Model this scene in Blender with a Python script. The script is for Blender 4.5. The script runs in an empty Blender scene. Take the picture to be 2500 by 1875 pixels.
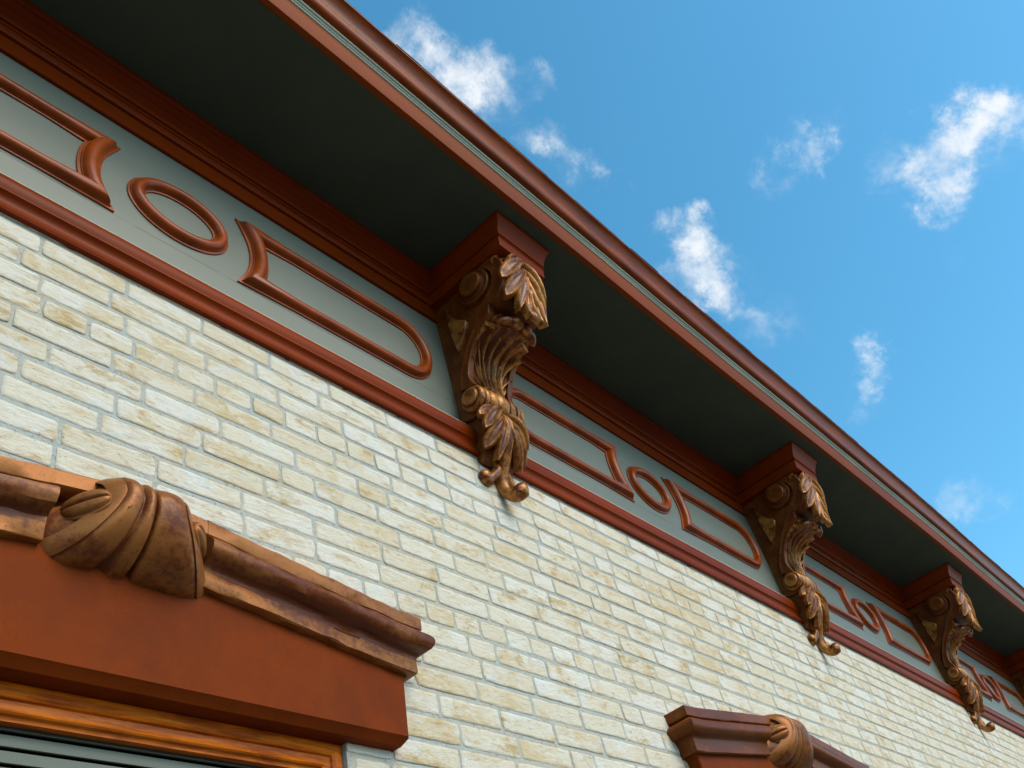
import bpy, bmesh, math, random
import numpy as np
from mathutils import Vector, Matrix

scn = bpy.context.scene
C = scn.collection
random.seed(7)
rng = np.random.default_rng(11)
CAMZ = 1.6                       # eye height above the pavement
FY = 1.45                        # plane of the frieze board
BY = 1.43                        # plane of the brick faces
PERIOD = 2.453                   # bracket spacing along the eave
RX0 = 0.930                      # first oval
XB0 = 2.155                      # first bracket in view
XL, XR = -2.6, 15.0              # ends of the facade

# ------------------------------------------------------------------ camera
cam_d = bpy.data.cameras.new('camera')
cam = bpy.data.objects.new('camera', cam_d)
C.objects.link(cam)
R = ((0.6513, -0.7258, -0.2213), (-0.3974, -0.5748, 0.7153), (0.6464, 0.3779, 0.6628))
m = Matrix(((R[0][0], R[1][0], -R[2][0]), (R[0][1], R[1][1], -R[2][1]), (R[0][2], R[1][2], -R[2][2])))
cam.matrix_world = Matrix.Translation((0, 0, CAMZ)) @ m.to_4x4()
cam_d.sensor_width = 36.0
cam_d.lens = 2276.7 / 2500 * 36
cam_d.clip_start = 0.02
cam_d.clip_end = 3000
scn.camera = cam

# ------------------------------------------------------------------ light
scn.view_settings.view_transform = 'Standard'
scn.view_settings.look = 'None'
scn.view_settings.exposure = 0.5
scn.view_settings.gamma = 1.0
SUN_EL = math.radians(42)
SUN_AZ = math.radians(6)        # measured from straight out of the wall (-Y) towards +X
sun_dir = Vector((math.sin(SUN_AZ) * math.cos(SUN_EL), -math.cos(SUN_AZ) * math.cos(SUN_EL), math.sin(SUN_EL)))
sd = bpy.data.lights.new('sun', 'SUN')
sd.energy = 2.3
sd.angle = math.radians(45)
sd.color = (1.0, 0.86, 0.67)
sun = bpy.data.objects.new('sun', sd)
sun.rotation_euler = sun_dir.to_track_quat('Z', 'Y').to_euler()
C.objects.link(sun)

# ------------------------------------------------------------------ node helpers
class NT:
    def __init__(self, tree):
        self.t = tree
        self.n = tree.nodes
        self.l = tree.links
    def new(self, typ, **kw):
        nd = self.n.new(typ)
        for k, v in kw.items():
            if k.startswith('i_'):
                nd.inputs[k[2:].replace('_', ' ')].default_value = v
            else:
                setattr(nd, k, v)
        return nd
    def link(self, a, b):
        self.l.new(a, b)
    def put(self, sock, v):
        if hasattr(v, 'is_output') or isinstance(v, bpy.types.NodeSocket):
            self.l.new(v, sock)
        else:
            sock.default_value = v
    def math(self, op, a, b=0.0, clamp=False):
        nd = self.n.new('ShaderNodeMath'); nd.operation = op; nd.use_clamp = clamp
        self.put(nd.inputs[0], a); self.put(nd.inputs[1], b)
        return nd.outputs[0]
    def vmath(self, op, a, b=None):
        nd = self.n.new('ShaderNodeVectorMath'); nd.operation = op
        self.put(nd.inputs[0], a)
        if b is not None:
            self.put(nd.inputs[1], b)
        return nd
    def mix(self, f, a, b, blend='MIX'):
        nd = self.n.new('ShaderNodeMix'); nd.data_type = 'RGBA'; nd.blend_type = blend
        self.put(nd.inputs[0], f); self.put(nd.inputs[6], a); self.put(nd.inputs[7], b)
        return nd.outputs[2]
    def noise(self, vec, scale, detail=4.0, rough=0.55, dist=0.0):
        nd = self.n.new('ShaderNodeTexNoise')
        nd.inputs['Scale'].default_value = scale
        nd.inputs['Detail'].default_value = detail
        nd.inputs['Roughness'].default_value = rough
        nd.inputs['Distortion'].default_value = dist
        if vec is not None:
            self.l.new(vec, nd.inputs['Vector'])
        return nd
    def ramp(self, f, lo, hi):
        nd = self.n.new('ShaderNodeMapRange'); nd.interpolation_type = 'SMOOTHSTEP'
        self.put(nd.inputs[0], f)
        nd.inputs[1].default_value = lo; nd.inputs[2].default_value = hi
        return nd.outputs[0]
    def mapping(self, vec, scale=(1, 1, 1)):
        nd = self.n.new('ShaderNodeMapping')
        nd.inputs['Scale'].default_value = scale
        self.l.new(vec, nd.inputs['Vector'])
        return nd.outputs[0]
    def bump(self, h, strength, dist):
        nd = self.n.new('ShaderNodeBump')
        nd.inputs['Strength'].default_value = strength
        nd.inputs['Distance'].default_value = dist
        self.l.new(h, nd.inputs['Height'])
        return nd.outputs[0]

def rgba(c):
    return (c[0], c[1], c[2], 1.0)

# ------------------------------------------------------------------ sky
world = bpy.data.worlds.new('World')
scn.world = world
world.use_nodes = True
w = NT(world.node_tree)
for nd in list(w.n):
    w.n.remove(nd)
sky = w.new('ShaderNodeTexSky')
sky.sky_type = 'NISHITA'
sky.sun_disc = False
sky.sun_elevation = SUN_EL
sky.sun_rotation = math.pi - SUN_AZ
sky.altitude = 300
sky.air_density = 1.0
sky.dust_density = 0.6
sky.ozone_density = 2.5
geo = w.new('ShaderNodeTexCoord').outputs['Generated']
Rn = np.array(R)
def pix_dir(x, y):                # compass direction of a point of the photographed sky
    q = np.array([(x - 1250) / 2276.7, -(y - 937.5) / 2276.7, 1.0])
    v = q @ Rn
    return v / np.linalg.norm(v)
nz = w.noise(geo, 9.0, 9.0, 0.66)
off = w.vmath('SUBTRACT', nz.outputs['Color'], (0.5, 0.5, 0.5)).outputs[0]
off = w.vmath('MULTIPLY', off, (0.15, 0.15, 0.15)).outputs[0]
wdir = w.vmath('ADD', geo, off).outputs[0]
CLOUDS = [(870, 85, 50, .8), (925, 130, 45, .75), (1000, 145, 66, 1.05), (1055, 185, 60, .8), (1155, 160, 32, .55), (1060, 80, 24, .35),
          (985, 210, 55, .85), (1165, 300, 40, .45), (1195, 330, 34, .5), (1255, 380, 44, .75), (1355, 400, 30, .28), (1275, 395, 30, .5),
          (1475, 520, 55, 1.1), (1500, 565, 52, 1.0), (1550, 610, 56, .95), (1590, 655, 46, .8), (1650, 580, 30, .28), (1655, 700, 38, .38), (1480, 480, 35, .7),
          (1750, 310, 36, .6), (1725, 350, 36, .8), (1690, 400, 36, .55), (1775, 280, 26, .45), (1905, 305, 36, .36),
          (1985, 325, 46, .8), (2030, 290, 44, .75), (2090, 260, 46, .85), (2150, 255, 52, .85), (2130, 215, 34, .55), (2035, 370, 40, .9), (2045, 420, 44, .85), (2070, 450, 34, .5), (2190, 290, 30, .5),
          (1850, 770, 30, .8), (1868, 805, 34, .85), (1875, 850, 28, .55), (2090, 1060, 44, .42), (2130, 1075, 36, .4), (1840, 930, 28, .3), (2045, 570, 34, .2),
          (1815, 210, 24, .25), (1470, 640, 60, .5), (1110, 250, 60, .25), (1220, 350, 70, .25), (1350, 300, 60, .12), (1620, 620, 70, .18), (1780, 260, 60, .15), (1930, 330, 60, .14), (2100, 330, 90, .2), (1880, 880, 60, .2), (1700, 690, 60, .2)]
acc = None
for (px, py, rad, st) in CLOUDS:
    v = pix_dir(px * 1.1302, py * 1.1302)
    dn = w.n.new('ShaderNodeVectorMath'); dn.operation = 'DISTANCE'
    w.l.new(wdir, dn.inputs[0]); dn.inputs[1].default_value = tuple(v)
    rr = rad * 1.1302 / 2276.7 * 1.75
    mr = w.n.new('ShaderNodeMapRange'); mr.interpolation_type = 'SMOOTHERSTEP'
    w.l.new(dn.outputs['Value'], mr.inputs[0])
    mr.inputs[1].default_value = rr; mr.inputs[2].default_value = 0.0
    mr.inputs[3].default_value = 0.0; mr.inputs[4].default_value = st * .96
    acc = mr.outputs[0] if acc is None else w.math('ADD', acc, mr.outputs[0])
nz2 = w.noise(geo, 26.0, 8.0, 0.6, 0.3)
brk = w.math('SUBTRACT', nz2.outputs['Fac'], 0.5)
brk = w.math('MULTIPLY', brk, 2.7)
dens = w.math('MULTIPLY', acc, w.math('ADD', brk, 1.0))
dens = w.math('ADD', dens, w.math('MULTIPLY', w.ramp(acc, 0.0, 0.35), w.math('MULTIPLY', brk, 0.25)))
cl = w.math('POWER', w.ramp(dens, 0.03, 2.3), 0.95)
skc = w.n.new('ShaderNodeHueSaturation')
skc.inputs['Saturation'].default_value = 1.25
skc.inputs['Hue'].default_value = 0.476
skc.inputs['Value'].default_value = 1.22
w.link(sky.outputs[0], skc.inputs['Color'])
CLOUD_COL = (4.6, 4.75, 4.9, 1)
mixed = w.mix(w.math('MULTIPLY', cl, 0.93), skc.outputs[0], CLOUD_COL)
bg = w.new('ShaderNodeBackground')
bg.inputs['Strength'].default_value = 0.15
w.link(mixed, bg.inputs['Color'])
wo = w.new('ShaderNodeOutputWorld')
w.link(bg.outputs[0], wo.inputs['Surface'])

# ------------------------------------------------------------------ materials
def base_mat(name):
    mt = bpy.data.materials.new(name)
    mt.use_nodes = True
    t = NT(mt.node_tree)
    bs = t.n['Principled BSDF']
    return mt, t, bs

def paint(name, col, rough=0.45, var=0.25, bump=0.25, scale=6.0, fine=160.0, grain=(1, 1, 1), spec=0.08, crack=False):
    mt, t, bs = base_mat(name)
    co = t.new('ShaderNodeTexCoord').outputs['Object']
    v = t.mapping(co, grain)
    n1 = t.noise(v, scale, 6, 0.6)
    n2 = t.noise(v, fine, 4, 0.6)
    dark = tuple(c * (1 - var) for c in col); light = tuple(min(1, c * (1 + var)) for c in col)
    cc = t.mix(t.ramp(n1.outputs['Fac'], 0.3, 0.7), rgba(dark), rgba(light))
    spk = t.ramp(n2.outputs['Fac'], 0.66, 0.78)
    cc = t.mix(t.math('MULTIPLY', spk, 0.35), cc, rgba(tuple(c * 0.5 for c in col)))
    if crack:
        nc = t.noise(v, 13, 6, 0.7, 1.2); ng = t.noise(v, 3.5, 3, 0.5)
        ln = t.math('LESS_THAN', t.math('ABSOLUTE', t.math('SUBTRACT', nc.outputs['Fac'], 0.5)), 0.0035)
        ln = t.math('MULTIPLY', ln, t.ramp(ng.outputs['Fac'], 0.50, 0.62))
        cc = t.mix(t.math('MULTIPLY', ln, 0.55), cc, rgba(tuple(c * 0.3 for c in col)))
        st = t.noise(t.mapping(co, (6, 1, 0.6)), 3, 5, 0.6)
        cc = t.mix(t.math('MULTIPLY', t.ramp(st.outputs['Fac'], 0.5, 0.75), 0.18), cc, rgba((col[0] * 1.25, col[1] * 1.7, col[2] * 3)))
    t.link(cc, bs.inputs['Base Color'])
    rn = t.math('ADD', t.math('MULTIPLY', n1.outputs['Fac'], 0.25), rough - 0.12)
    t.link(rn, bs.inputs['Roughness'])
    bs.inputs['Specular IOR Level'].default_value = spec
    h = t.math('ADD', t.math('MULTIPLY', n1.outputs['Fac'], 0.6), t.math('MULTIPLY', n2.outputs['Fac'], 0.25))
    t.link(t.bump(h, bump, 0.004), bs.inputs['Normal'])
    return mt

RED = (0.175, 0.024, 0.0012)
M = {}
M['trim'] = paint('red_brown_paint', RED, 0.42, 0.18, 0.18, 5.0, 120, (0.25, 1, 1))
M['trim_ring'] = paint('orange_brown_paint', (0.255, 0.043, 0.0015), 0.34, 0.24, 0.32, 9.0, 120, spec=0.28)
M['fascia'] = paint('eave_red_paint', (0.180, 0.034, 0.0025), 0.6, 0.15, 0.12, 4.0, 150, (0.2, 1, 1), 0.1)
M['crown'] = paint('crown_red_paint', (0.190, 0.036, 0.0030), 0.42, 0.3, 0.5, 14.0, 90, (0.3, 1, 1), 0.14)
M['lintel'] = paint('lintel_red_paint', (0.150, 0.0245, 0.0010), 0.65, 0.16, 0.45, 7.0, 120, crack=True)
M['sage_bead'] = paint('sage_bead_paint', (0.33, 0.37, 0.30), 0.5, 0.15, 0.2, 8.0, 120, (0.2, 1, 1))
M['shade_board'] = paint('shaded_soffit_grey_green', (0.048, 0.064, 0.046), 0.8, 0.12, 0.15, 3.0, 200, spec=0.2)  # the frieze's grey-green, darkened: shade under the eave put into the colour
M['slat'] = paint('shutter_grey_paint', (0.150, 0.168, 0.142), 0.7, 0.08, 0.1, 3.0, 150, (0.3, 1, 1))
M['dark'] = paint('dark_interior', (0.012, 0.012, 0.012), 0.9, 0.1, 0.0)
M['shingle'] = paint('asphalt_shingle', (0.06, 0.035, 0.03), 0.9, 0.4, 0.8, 20, 200)
M['concrete'] = paint('pavement_concrete', (0.16, 0.15, 0.13), 0.9, 0.15, 0.5, 2.0, 60)
M['asphalt'] = paint('street_asphalt', (0.05, 0.05, 0.052), 0.9, 0.2, 0.6, 2.0, 90)

def frieze_mat():
    mt, t, bs = base_mat('frieze_grey_green_paint')
    co = t.new('ShaderNodeTexCoord').outputs['Object']
    n1 = t.noise(t.mapping(co, (0.5, 1, 1.5)), 5, 6, 0.6)
    n2 = t.noise(t.mapping(co, (2, 30, 60)), 4, 5, 0.6)
    c = t.mix(t.ramp(n1.outputs['Fac'], 0.3, 0.7), (0.134, 0.153, 0.120, 1), (0.152, 0.170, 0.134, 1))
    sep = t.new('ShaderNodeSeparateXYZ'); t.link(co, sep.inputs[0])
    n3 = t.noise(t.mapping(co, (1.2, 1, 0.2)), 3, 4, 0.6)
    tot = None
    for zz, th in ((2.207, 0.42), (2.455, 0.55), (2.305, 0.60), (2.345, 0.62)):
        zz += CAMZ
        wob = t.math('MULTIPLY', t.math('SUBTRACT', n1.outputs['Fac'], 0.5), 0.006)
        dd = t.math('ABSOLUTE', t.math('ADD', t.math('SUBTRACT', sep.outputs[2], zz), wob))
        ln = t.math('MULTIPLY', t.math('LESS_THAN', dd, 0.0015), t.ramp(n3.outputs['Fac'], th - .04, th + 0.04))
        tot = ln if tot is None else t.math('MAXIMUM', tot, ln)
    c = t.mix(t.math('MULTIPLY', tot, 0.75), c, (0.03, 0.035, 0.03, 1))
    t.link(c, bs.inputs['Base Color'])
    bs.inputs['Roughness'].default_value = 0.5
    h = t.math('SUBTRACT', t.math('MULTIPLY', n2.outputs['Fac'], 0.4), tot)
    t.link(t.bump(h, 0.3, 0.002), bs.inputs['Normal'])
    return mt
M['frieze'] = frieze_mat()

def gold_mat(name, dark, gold, cover, rough=0.4, pitted=0.5, streak=(1, 1, 1), metal=0.45, spec=0.22):
    """bronze brushed over red-brown primer, rubbed through in patches"""
    mt, t, bs = base_mat(name)
    co = t.new('ShaderNodeTexCoord').outputs['Object']
    g = t.new('ShaderNodeNewGeometry')
    n1 = t.noise(t.mapping(co, streak), 16, 6, 0.65)
    n2 = t.noise(co, 75, 5, 0.7)
    n3 = t.noise(co, 5, 3, 0.5)
    f = t.math('ADD', t.math('MULTIPLY', n1.outputs['Fac'], 0.55), t.math('MULTIPLY', n2.outputs['Fac'], 0.45))
    pt = t.ramp(g.outputs['Pointiness'], 0.46, 0.56)
    f = t.math('ADD', f, t.math('MULTIPLY', t.math('SUBTRACT', pt, 0.5), 0.18))
    f = t.math('ADD', f, t.math('MULTIPLY', t.math('SUBTRACT', n3.outputs['Fac'], 0.5), 0.35))
    msk = t.ramp(f, 1.0 - cover - 0.12, 1.0 - cover + 0.12)
    dk = t.mix(n3.outputs['Fac'], rgba(tuple(c * 0.7 for c in dark)), rgba(tuple(c * 1.3 for c in dark)))
    c = t.mix(msk, dk, rgba(gold))
    pit = t.ramp(n2.outputs['Fac'], 0.60, 0.72)
    c = t.mix(t.math('MULTIPLY', pit, pitted), c, rgba(tuple(x * 0.6 for x in dark)))
    t.link(c, bs.inputs['Base Color'])
    t.link(t.math('MULTIPLY', msk, metal), bs.inputs['Metallic'])
    bs.inputs['Specular IOR Level'].default_value = spec
    t.link(t.math('ADD', t.math('MULTIPLY', n1.outputs['Fac'], 0.2), rough - 0.1), bs.inputs['Roughness'])
    h = t.math('ADD', t.math('MULTIPLY', n1.outputs['Fac'], 0.5), t.math('MULTIPLY', n2.outputs['Fac'], 0.5))
    t.link(t.bump(h, 0.35, 0.004), bs.inputs['Normal'])
    return mt
M['gold'] = gold_mat('rubbed_bronze_carving', (0.105, 0.022, 0.003), (0.48, 0.200, 0.047), 0.45, 0.33, 0.5, (1, 1, 1), 0.32)
M['bronze_dark'] = gold_mat('dark_bronze_scroll', (0.115, 0.024, 0.003), (0.20, 0.062, 0.008), 0.42, 0.44, 0.5, (1, 1, 1), 0.15)
M['hood_gold'] = gold_mat('worn_bronze_hood', (0.115, 0.027, 0.006), (0.30, 0.110, 0.026), 0.47, 0.38, 0.9, (0.4, 1, 1), 0.3)
M['hood_torus'] = gold_mat('red_bronze_hood', (0.105, 0.022, 0.004), (0.24, 0.088, 0.023), 0.40, 0.36, 0.4, (0.3, 1, 1), 0.25)
M['hood_smooth'] = gold_mat('smooth_brown_hood', (0.125, 0.029, 0.003), (0.20, 0.060, 0.010), 0.36, 0.36, 0.1, (0.3, 1, 1), 0.0, 0.12)

def wood_mat():
    mt, t, bs = base_mat('varnished_wood')
    co = t.new('ShaderNodeTexCoord').outputs['Object']
    n1 = t.noise(t.mapping(co, (1.5, 10, 14)), 5, 6, 0.65, 0.6)
    n2 = t.noise(co, 14, 4, 0.6)
    c = t.mix(t.ramp(n1.outputs['Fac'], 0.3, 0.7), (0.24, 0.040, 0.003, 1), (0.60, 0.150, 0.006, 1))
    c = t.mix(t.math('MULTIPLY', t.ramp(n2.outputs['Fac'], 0.5, 0.75), 0.45), c, (0.24, 0.045, 0.004, 1))
    t.link(c, bs.inputs['Base Color'])
    bs.inputs['Specular IOR Level'].default_value = 0.15
    bs.inputs['Roughness'].default_value = 0.38
    bs.inputs['Coat Weight'].default_value = 0.0
    t.link(t.bump(n1.outputs['Fac'], 0.12, 0.002), bs.inputs['Normal'])
    return mt
M['wood'] = wood_mat()

def brick_mat():
    mt, t, bs = base_mat('cream_brick')
    co = t.new('ShaderNodeTexCoord').outputs['Object']
    at = t.new('ShaderNodeAttribute'); at.attribute_name = 'brick_seed'
    sp = t.new('ShaderNodeSeparateColor'); t.link(at.outputs['Color'], sp.inputs[0])
    r1, r2, r3 = sp.outputs[0], sp.outputs[1], sp.outputs[2]
    shift = t.vmath('MULTIPLY', at.outputs['Color'], (17.0, 23.0, 31.0)).outputs[0]
    v = t.vmath('ADD', co, shift).outputs[0]
    n1 = t.noise(t.mapping(v, (0.7, 1, 1.3)), 15, 9, 0.68, 0.5)
    n2 = t.noise(t.mapping(v, (0.5, 1, 1.4)), 30, 7, 0.68, 0.6)
    n3 = t.noise(co, 1.1, 3, 0.5)
    n4 = t.noise(t.mapping(co, (0.8, 1, 1.2)), 120, 5, 0.7)
    cream = t.mix(r1, (0.595, 0.535, 0.405, 1), (0.635, 0.595, 0.485, 1))
    f_och = t.math('ADD', n1.outputs['Fac'], t.math('MULTIPLY', t.math('SUBTRACT', r2, 0.5), 0.11))
    f_och = t.math('ADD', f_och, t.math('MULTIPLY', t.math('SUBTRACT', n3.outputs['Fac'], 0.5), 0.30))
    c = t.mix(t.math('MULTIPLY', t.ramp(f_och, 0.46, 0.66), 0.66), cream, (0.52, 0.385, 0.185, 1))
    f_br = t.math('ADD', n2.outputs['Fac'], t.math('MULTIPLY', t.math('SUBTRACT', r3, 0.5), 0.16))
    f_br = t.math('ADD', f_br, t.math('MULTIPLY', t.math('SUBTRACT', n1.outputs['Fac'], 0.5), 0.5))
    c = t.mix(t.math('MULTIPLY', t.ramp(f_br, 0.55, 0.68), 0.72), c, (0.42, 0.285, 0.115, 1))
    n5 = t.noise(t.mapping(v, (0.6, 1, 1.2)), 9, 8, 0.68, 0.4)
    f_wh = t.math('ADD', n5.outputs['Fac'], t.math('MULTIPLY', t.math('SUBTRACT', r3, 0.5), 0.16))
    c = t.mix(t.math('MULTIPLY', t.ramp(f_wh, 0.48, 0.64), 0.68), c, (0.665, 0.660, 0.605, 1))
    f_bl = t.ramp(t.math('MULTIPLY', n5.outputs['Fac'], n2.outputs['Fac']), 0.29, 0.40)
    c = t.mix(t.math('MULTIPLY', f_bl, 0.5), c, (0.52, 0.60, 0.62, 1))
    n6 = t.noise(t.mapping(v, (0.5, 1, 1.6)), 65, 8, 0.75, 0.8)
    c = t.mix(t.math('MULTIPLY', t.ramp(n6.outputs['Fac'], 0.54, 0.68), 0.50), c, (0.36, 0.29, 0.18, 1))
    c = t.mix(t.math('MULTIPLY', t.ramp(n6.outputs['Fac'], 0.46, 0.34), 0.30), c, (0.70, 0.68, 0.60, 1))
    pits = t.ramp(n4.outputs['Fac'], 0.64, 0.71)
    c = t.mix(t.math('MULTIPLY', pits, 0.55), c, (0.20, 0.16, 0.10, 1))
    t.link(c, bs.inputs['Base Color'])
    bs.inputs['Roughness'].default_value = 0.9
    bs.inputs['Specular IOR Level'].default_value = 0.15
    h = t.math('ADD', t.math('MULTIPLY', n6.outputs['Fac'], 0.9), t.math('MULTIPLY', n2.outputs['Fac'], 0.8))
    h = t.math('SUBTRACT', h, t.math('MULTIPLY', pits, 0.5))
    t.link(t.bump(h, 0.75, 0.006), bs.inputs['Normal'])
    return mt
M['brick'] = brick_mat()

def mortar_mat():
    mt, t, bs = base_mat('grey_mortar')
    co = t.new('ShaderNodeTexCoord').outputs['Object']
    n1 = t.noise(co, 4, 6, 0.6)
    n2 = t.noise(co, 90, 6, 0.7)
    n3 = t.noise(co, 22, 5, 0.7)
    c = t.mix(t.ramp(n1.outputs['Fac'], 0.35, 0.65), (0.37, 0.40, 0.375, 1), (0.43, 0.41, 0.33, 1))
    c = t.mix(t.math('MULTIPLY', t.ramp(n3.outputs['Fac'], 0.5, 0.7), 0.5), c, (0.36, 0.44, 0.45, 1))
    c = t.mix(t.math('MULTIPLY', t.ramp(n2.outputs['Fac'], 0.55, 0.7), 0.7), c, (0.11, 0.105, 0.085, 1))  # dark specks: pits, plus contact shadow of the joints put into the colour
    t.link(c, bs.inputs['Base Color'])
    bs.inputs['Roughness'].default_value = 0.95
    h = t.math('ADD', n2.outputs['Fac'], n3.outputs['Fac'])
    t.link(t.bump(h, 0.8, 0.006), bs.inputs['Normal'])
    return mt
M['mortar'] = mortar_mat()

# ------------------------------------------------------------------ mesh helpers
def link_mesh(name, verts, faces, mat, parent=None, loc=(0, 0, 0), smooth=35, fix=True):
    me = bpy.data.meshes.new(name)
    me.from_pydata([tuple(float(c) for c in v) for v in verts], [], [tuple(q) for q in faces])
    me.validate()
    if fix:
        bm = bmesh.new(); bm.from_mesh(me)
        bmesh.ops.remove_doubles(bm, verts=bm.verts, dist=1e-5)
        bmesh.ops.recalc_face_normals(bm, faces=bm.faces)
        bm.to_mesh(me); bm.free()
    me.shade_smooth()
    if smooth is not None:
        me.set_sharp_from_angle(angle=math.radians(smooth))
    mats = mat if isinstance(mat, (list, tuple)) else [mat]
    for q in mats:
        me.materials.append(q)
    o = bpy.data.objects.new(name, me)
    C.objects.link(o)
    o.location = loc
    if parent is not None:
        o.parent = parent
    return o

class MB:
    def __init__(self):
        self.v = []; self.f = []
    def add(self, v, f):
        b = len(self.v)
        self.v += [tuple(p) for p in v]
        self.f += [tuple(i + b for i in q) for q in f]
    def loft(self, rings, closed=True, cap=True):
        n = len(rings[0]); v = [p for r in rings for p in r]; f = []
        for i in range(len(rings) - 1):
            for j in range(n if closed else n - 1):
                k = (j + 1) % n
                f.append((i * n + j, i * n + k, (i + 1) * n + k, (i + 1) * n + j))
        if cap and closed:
            f.append(tuple(range(n)))
            f.append(tuple((len(rings) - 1) * n + j for j in range(n)))
        self.add(v, f)
    def build(self, name, mat, parent=None, loc=(0, 0, 0), smooth=35):
        return link_mesh(name, self.v, self.f, mat, parent, loc, smooth)

def W(x, d, z, plane=FY):          # facade coordinates -> world
    return (x, plane - d, z + CAMZ)

def extrude_x(mb, prof, xs, plane=FY, wave=None):
    rings = []
    for x in xs:
        dz, dd = wave(x) if wave else (0, 0)
        rings.append([W(x, d + dd, z + dz, plane) for d, z in prof])
    mb.loft(rings)

def prism_u(mb, poly, u0, u1, bev=0.006):
    """polygon given in (d, z), extruded along u (bracket-local), with softened edges"""
    n = len(poly)
    cx = sum(p[0] for p in poly) / n; cz = sum(p[1] for p in poly) / n
    area = sum(poly[i][0] * poly[(i + 1) % n][1] - poly[(i + 1) % n][0] * poly[i][1] for i in range(n))
    sg = 1 if area > 0 else -1
    ins = []
    for i in range(n):
        a = Vector(poly[i - 1]); b = Vector(poly[i]); c = Vector(poly[(i + 1) % n])
        e1 = (b - a).normalized(); e2 = (c - b).normalized()
        n1 = Vector((-e1.y, e1.x)) * sg; n2 = Vector((-e2.y, e2.x)) * sg
        nn = n1 + n2
        if nn.length < 0.4:
            nn = n1
        nn.normalize()
        p = b + nn * bev
        ins.append((p.x, p.y))
    rings = [[(u0, -p[0], p[1]) for p in ins],
             [(u0 + (bev if u1 > u0 else -bev), -p[0], p[1]) for p in poly],
             [(u1 - (bev if u1 > u0 else -bev), -p[0], p[1]) for p in poly],
             [(u1, -p[0], p[1]) for p in ins]]
    mb.loft(rings)

def bez(P, t):
    a = (1 - t)
    return tuple(a ** 3 * P[0][i] + 3 * a * a * t * P[1][i] + 3 * a * t * t * P[2][i] + t ** 3 * P[3][i] for i in range(3))

def interp(tab, t):
    for (t0, w0), (t1, w1) in zip(tab, tab[1:]):
        if t <= t1:
            s = (t - t0) / max(1e-9, t1 - t0)
            s = s * s * (3 - 2 * s)
            return w0 + (w1 - w0) * s
    return tab[-1][1]

SPOON = [(0, .26), (.35, .58), (.72, 1.0), (.90, .90), (.975, .58), (1, .10)]
BLADE = [(0, .5), (.3, .9), (.6, 1.0), (.85, .62), (1, .06)]
def tongue(mb, P, N, w, thick=0.012, gouge=0.010, tab=SPOON, seg=16, N1=None, back=1.3):
    """one carved leaflet: a tapering tongue on a bezier with a hollowed middle and raised rims. P in (u, d, z)."""
    ss = [-1, -.86, -.66, -.42, -.2, 0, .2, .42, .66, .86, 1]
    rings = []
    N = Vector(N).normalized(); N1 = Vector(N1).normalized() if N1 else N
    for i in range(seg + 1):
        t = i / seg
        c = Vector(bez(P, t))
        T = (Vector(bez(P, min(1, t + .02))) - Vector(bez(P, max(0, t - .02)))).normalized()
        Nn = N.lerp(N1, t).normalized()
        S = T.cross(Nn)
        if S.length < 1e-4:
            S = Vector((1, 0, 0))
        S.normalize()
        U = S.cross(T).normalized()
        ww = w * interp(tab, t)
        gz = gouge * math.sin(math.pi * min(1, max(0.0, t * .93 + .07))) ** .6 * min(1, ww / (w * .5))
        ring = []
        for s in ss:
            h = thick * (1 - .9 * abs(s) ** 6) - gz * (1 - (abs(s) / .72) ** 2 if abs(s) < .72 else 0)
            ring.append(c + S * (ww * s) + U * h)
        for s in (.9, 0, -.9):
            ring.append(c + S * (ww * s * .95) - U * thick * back)
        rings.append([(p.x, -p.y, p.z) for p in ring])
    mb.loft(rings)

def tube(mb, pts, rads, seg=12, closed_path=False, flat=1.0):
    """round tapering tube through points (u, d, z)"""
    P = [Vector((p[0], -p[1], p[2])) for p in pts]
    rings = []
    up = Vector((1, 0, 0))
    for i, p in enumerate(P):
        a = P[max(0, i - 1)]; b = P[min(len(P) - 1, i + 1)]
        T = (b - a).normalized()
        X = up - T * up.dot(T)
        if X.length < 1e-3:
            X = Vector((0, 1, 0)) - T * T.y
        X.normalize(); Y = T.cross(X)
        up = X
        rings.append([tuple(p + (X * math.cos(k * 2 * math.pi / seg) + Y * math.sin(k * 2 * math.pi / seg) * flat) * rads[i]) for k in range(seg)])
    mb.loft(rings)

def smooth_pts(pts, n=5):
    """Catmull-Rom through a list of tuples"""
    out = []
    for i in range(len(pts) - 1):
        p0 = pts[max(0, i - 1)]; p1 = pts[i]; p2 = pts[i + 1]; p3 = pts[min(len(pts) - 1, i + 2)]
        for k in range(n):
            t = k / n
            out.append(tuple(0.5 * ((2 * b) + (-a + c) * t + (2 * a - 5 * b + 4 * c - e) * t * t + (-a + 3 * b - 3 * c + e) * t ** 3) for a, b, c, e in zip(p0, p1, p2, p3)))
    out.append(tuple(pts[-1]))
    return out

def lathe_u(mb, prof, d, z, seg=28, wob=None):
    """surface turned about an axis along u. prof: (u, radius)"""
    rings = []
    for u, r in prof:
        rings.append([(u, -(d + r * math.cos(k * 2 * math.pi / seg)), z + r * math.sin(k * 2 * math.pi / seg)) for k in range(seg)])
    mb.loft(rings)

def empty(name, loc=(0, 0, 0), parent=None):
    o = bpy.data.objects.new(name, None)
    o.empty_display_size = 0.1
    C.objects.link(o)
    o.location = loc
    if parent is not None:
        o.parent = parent
    return o

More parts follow.
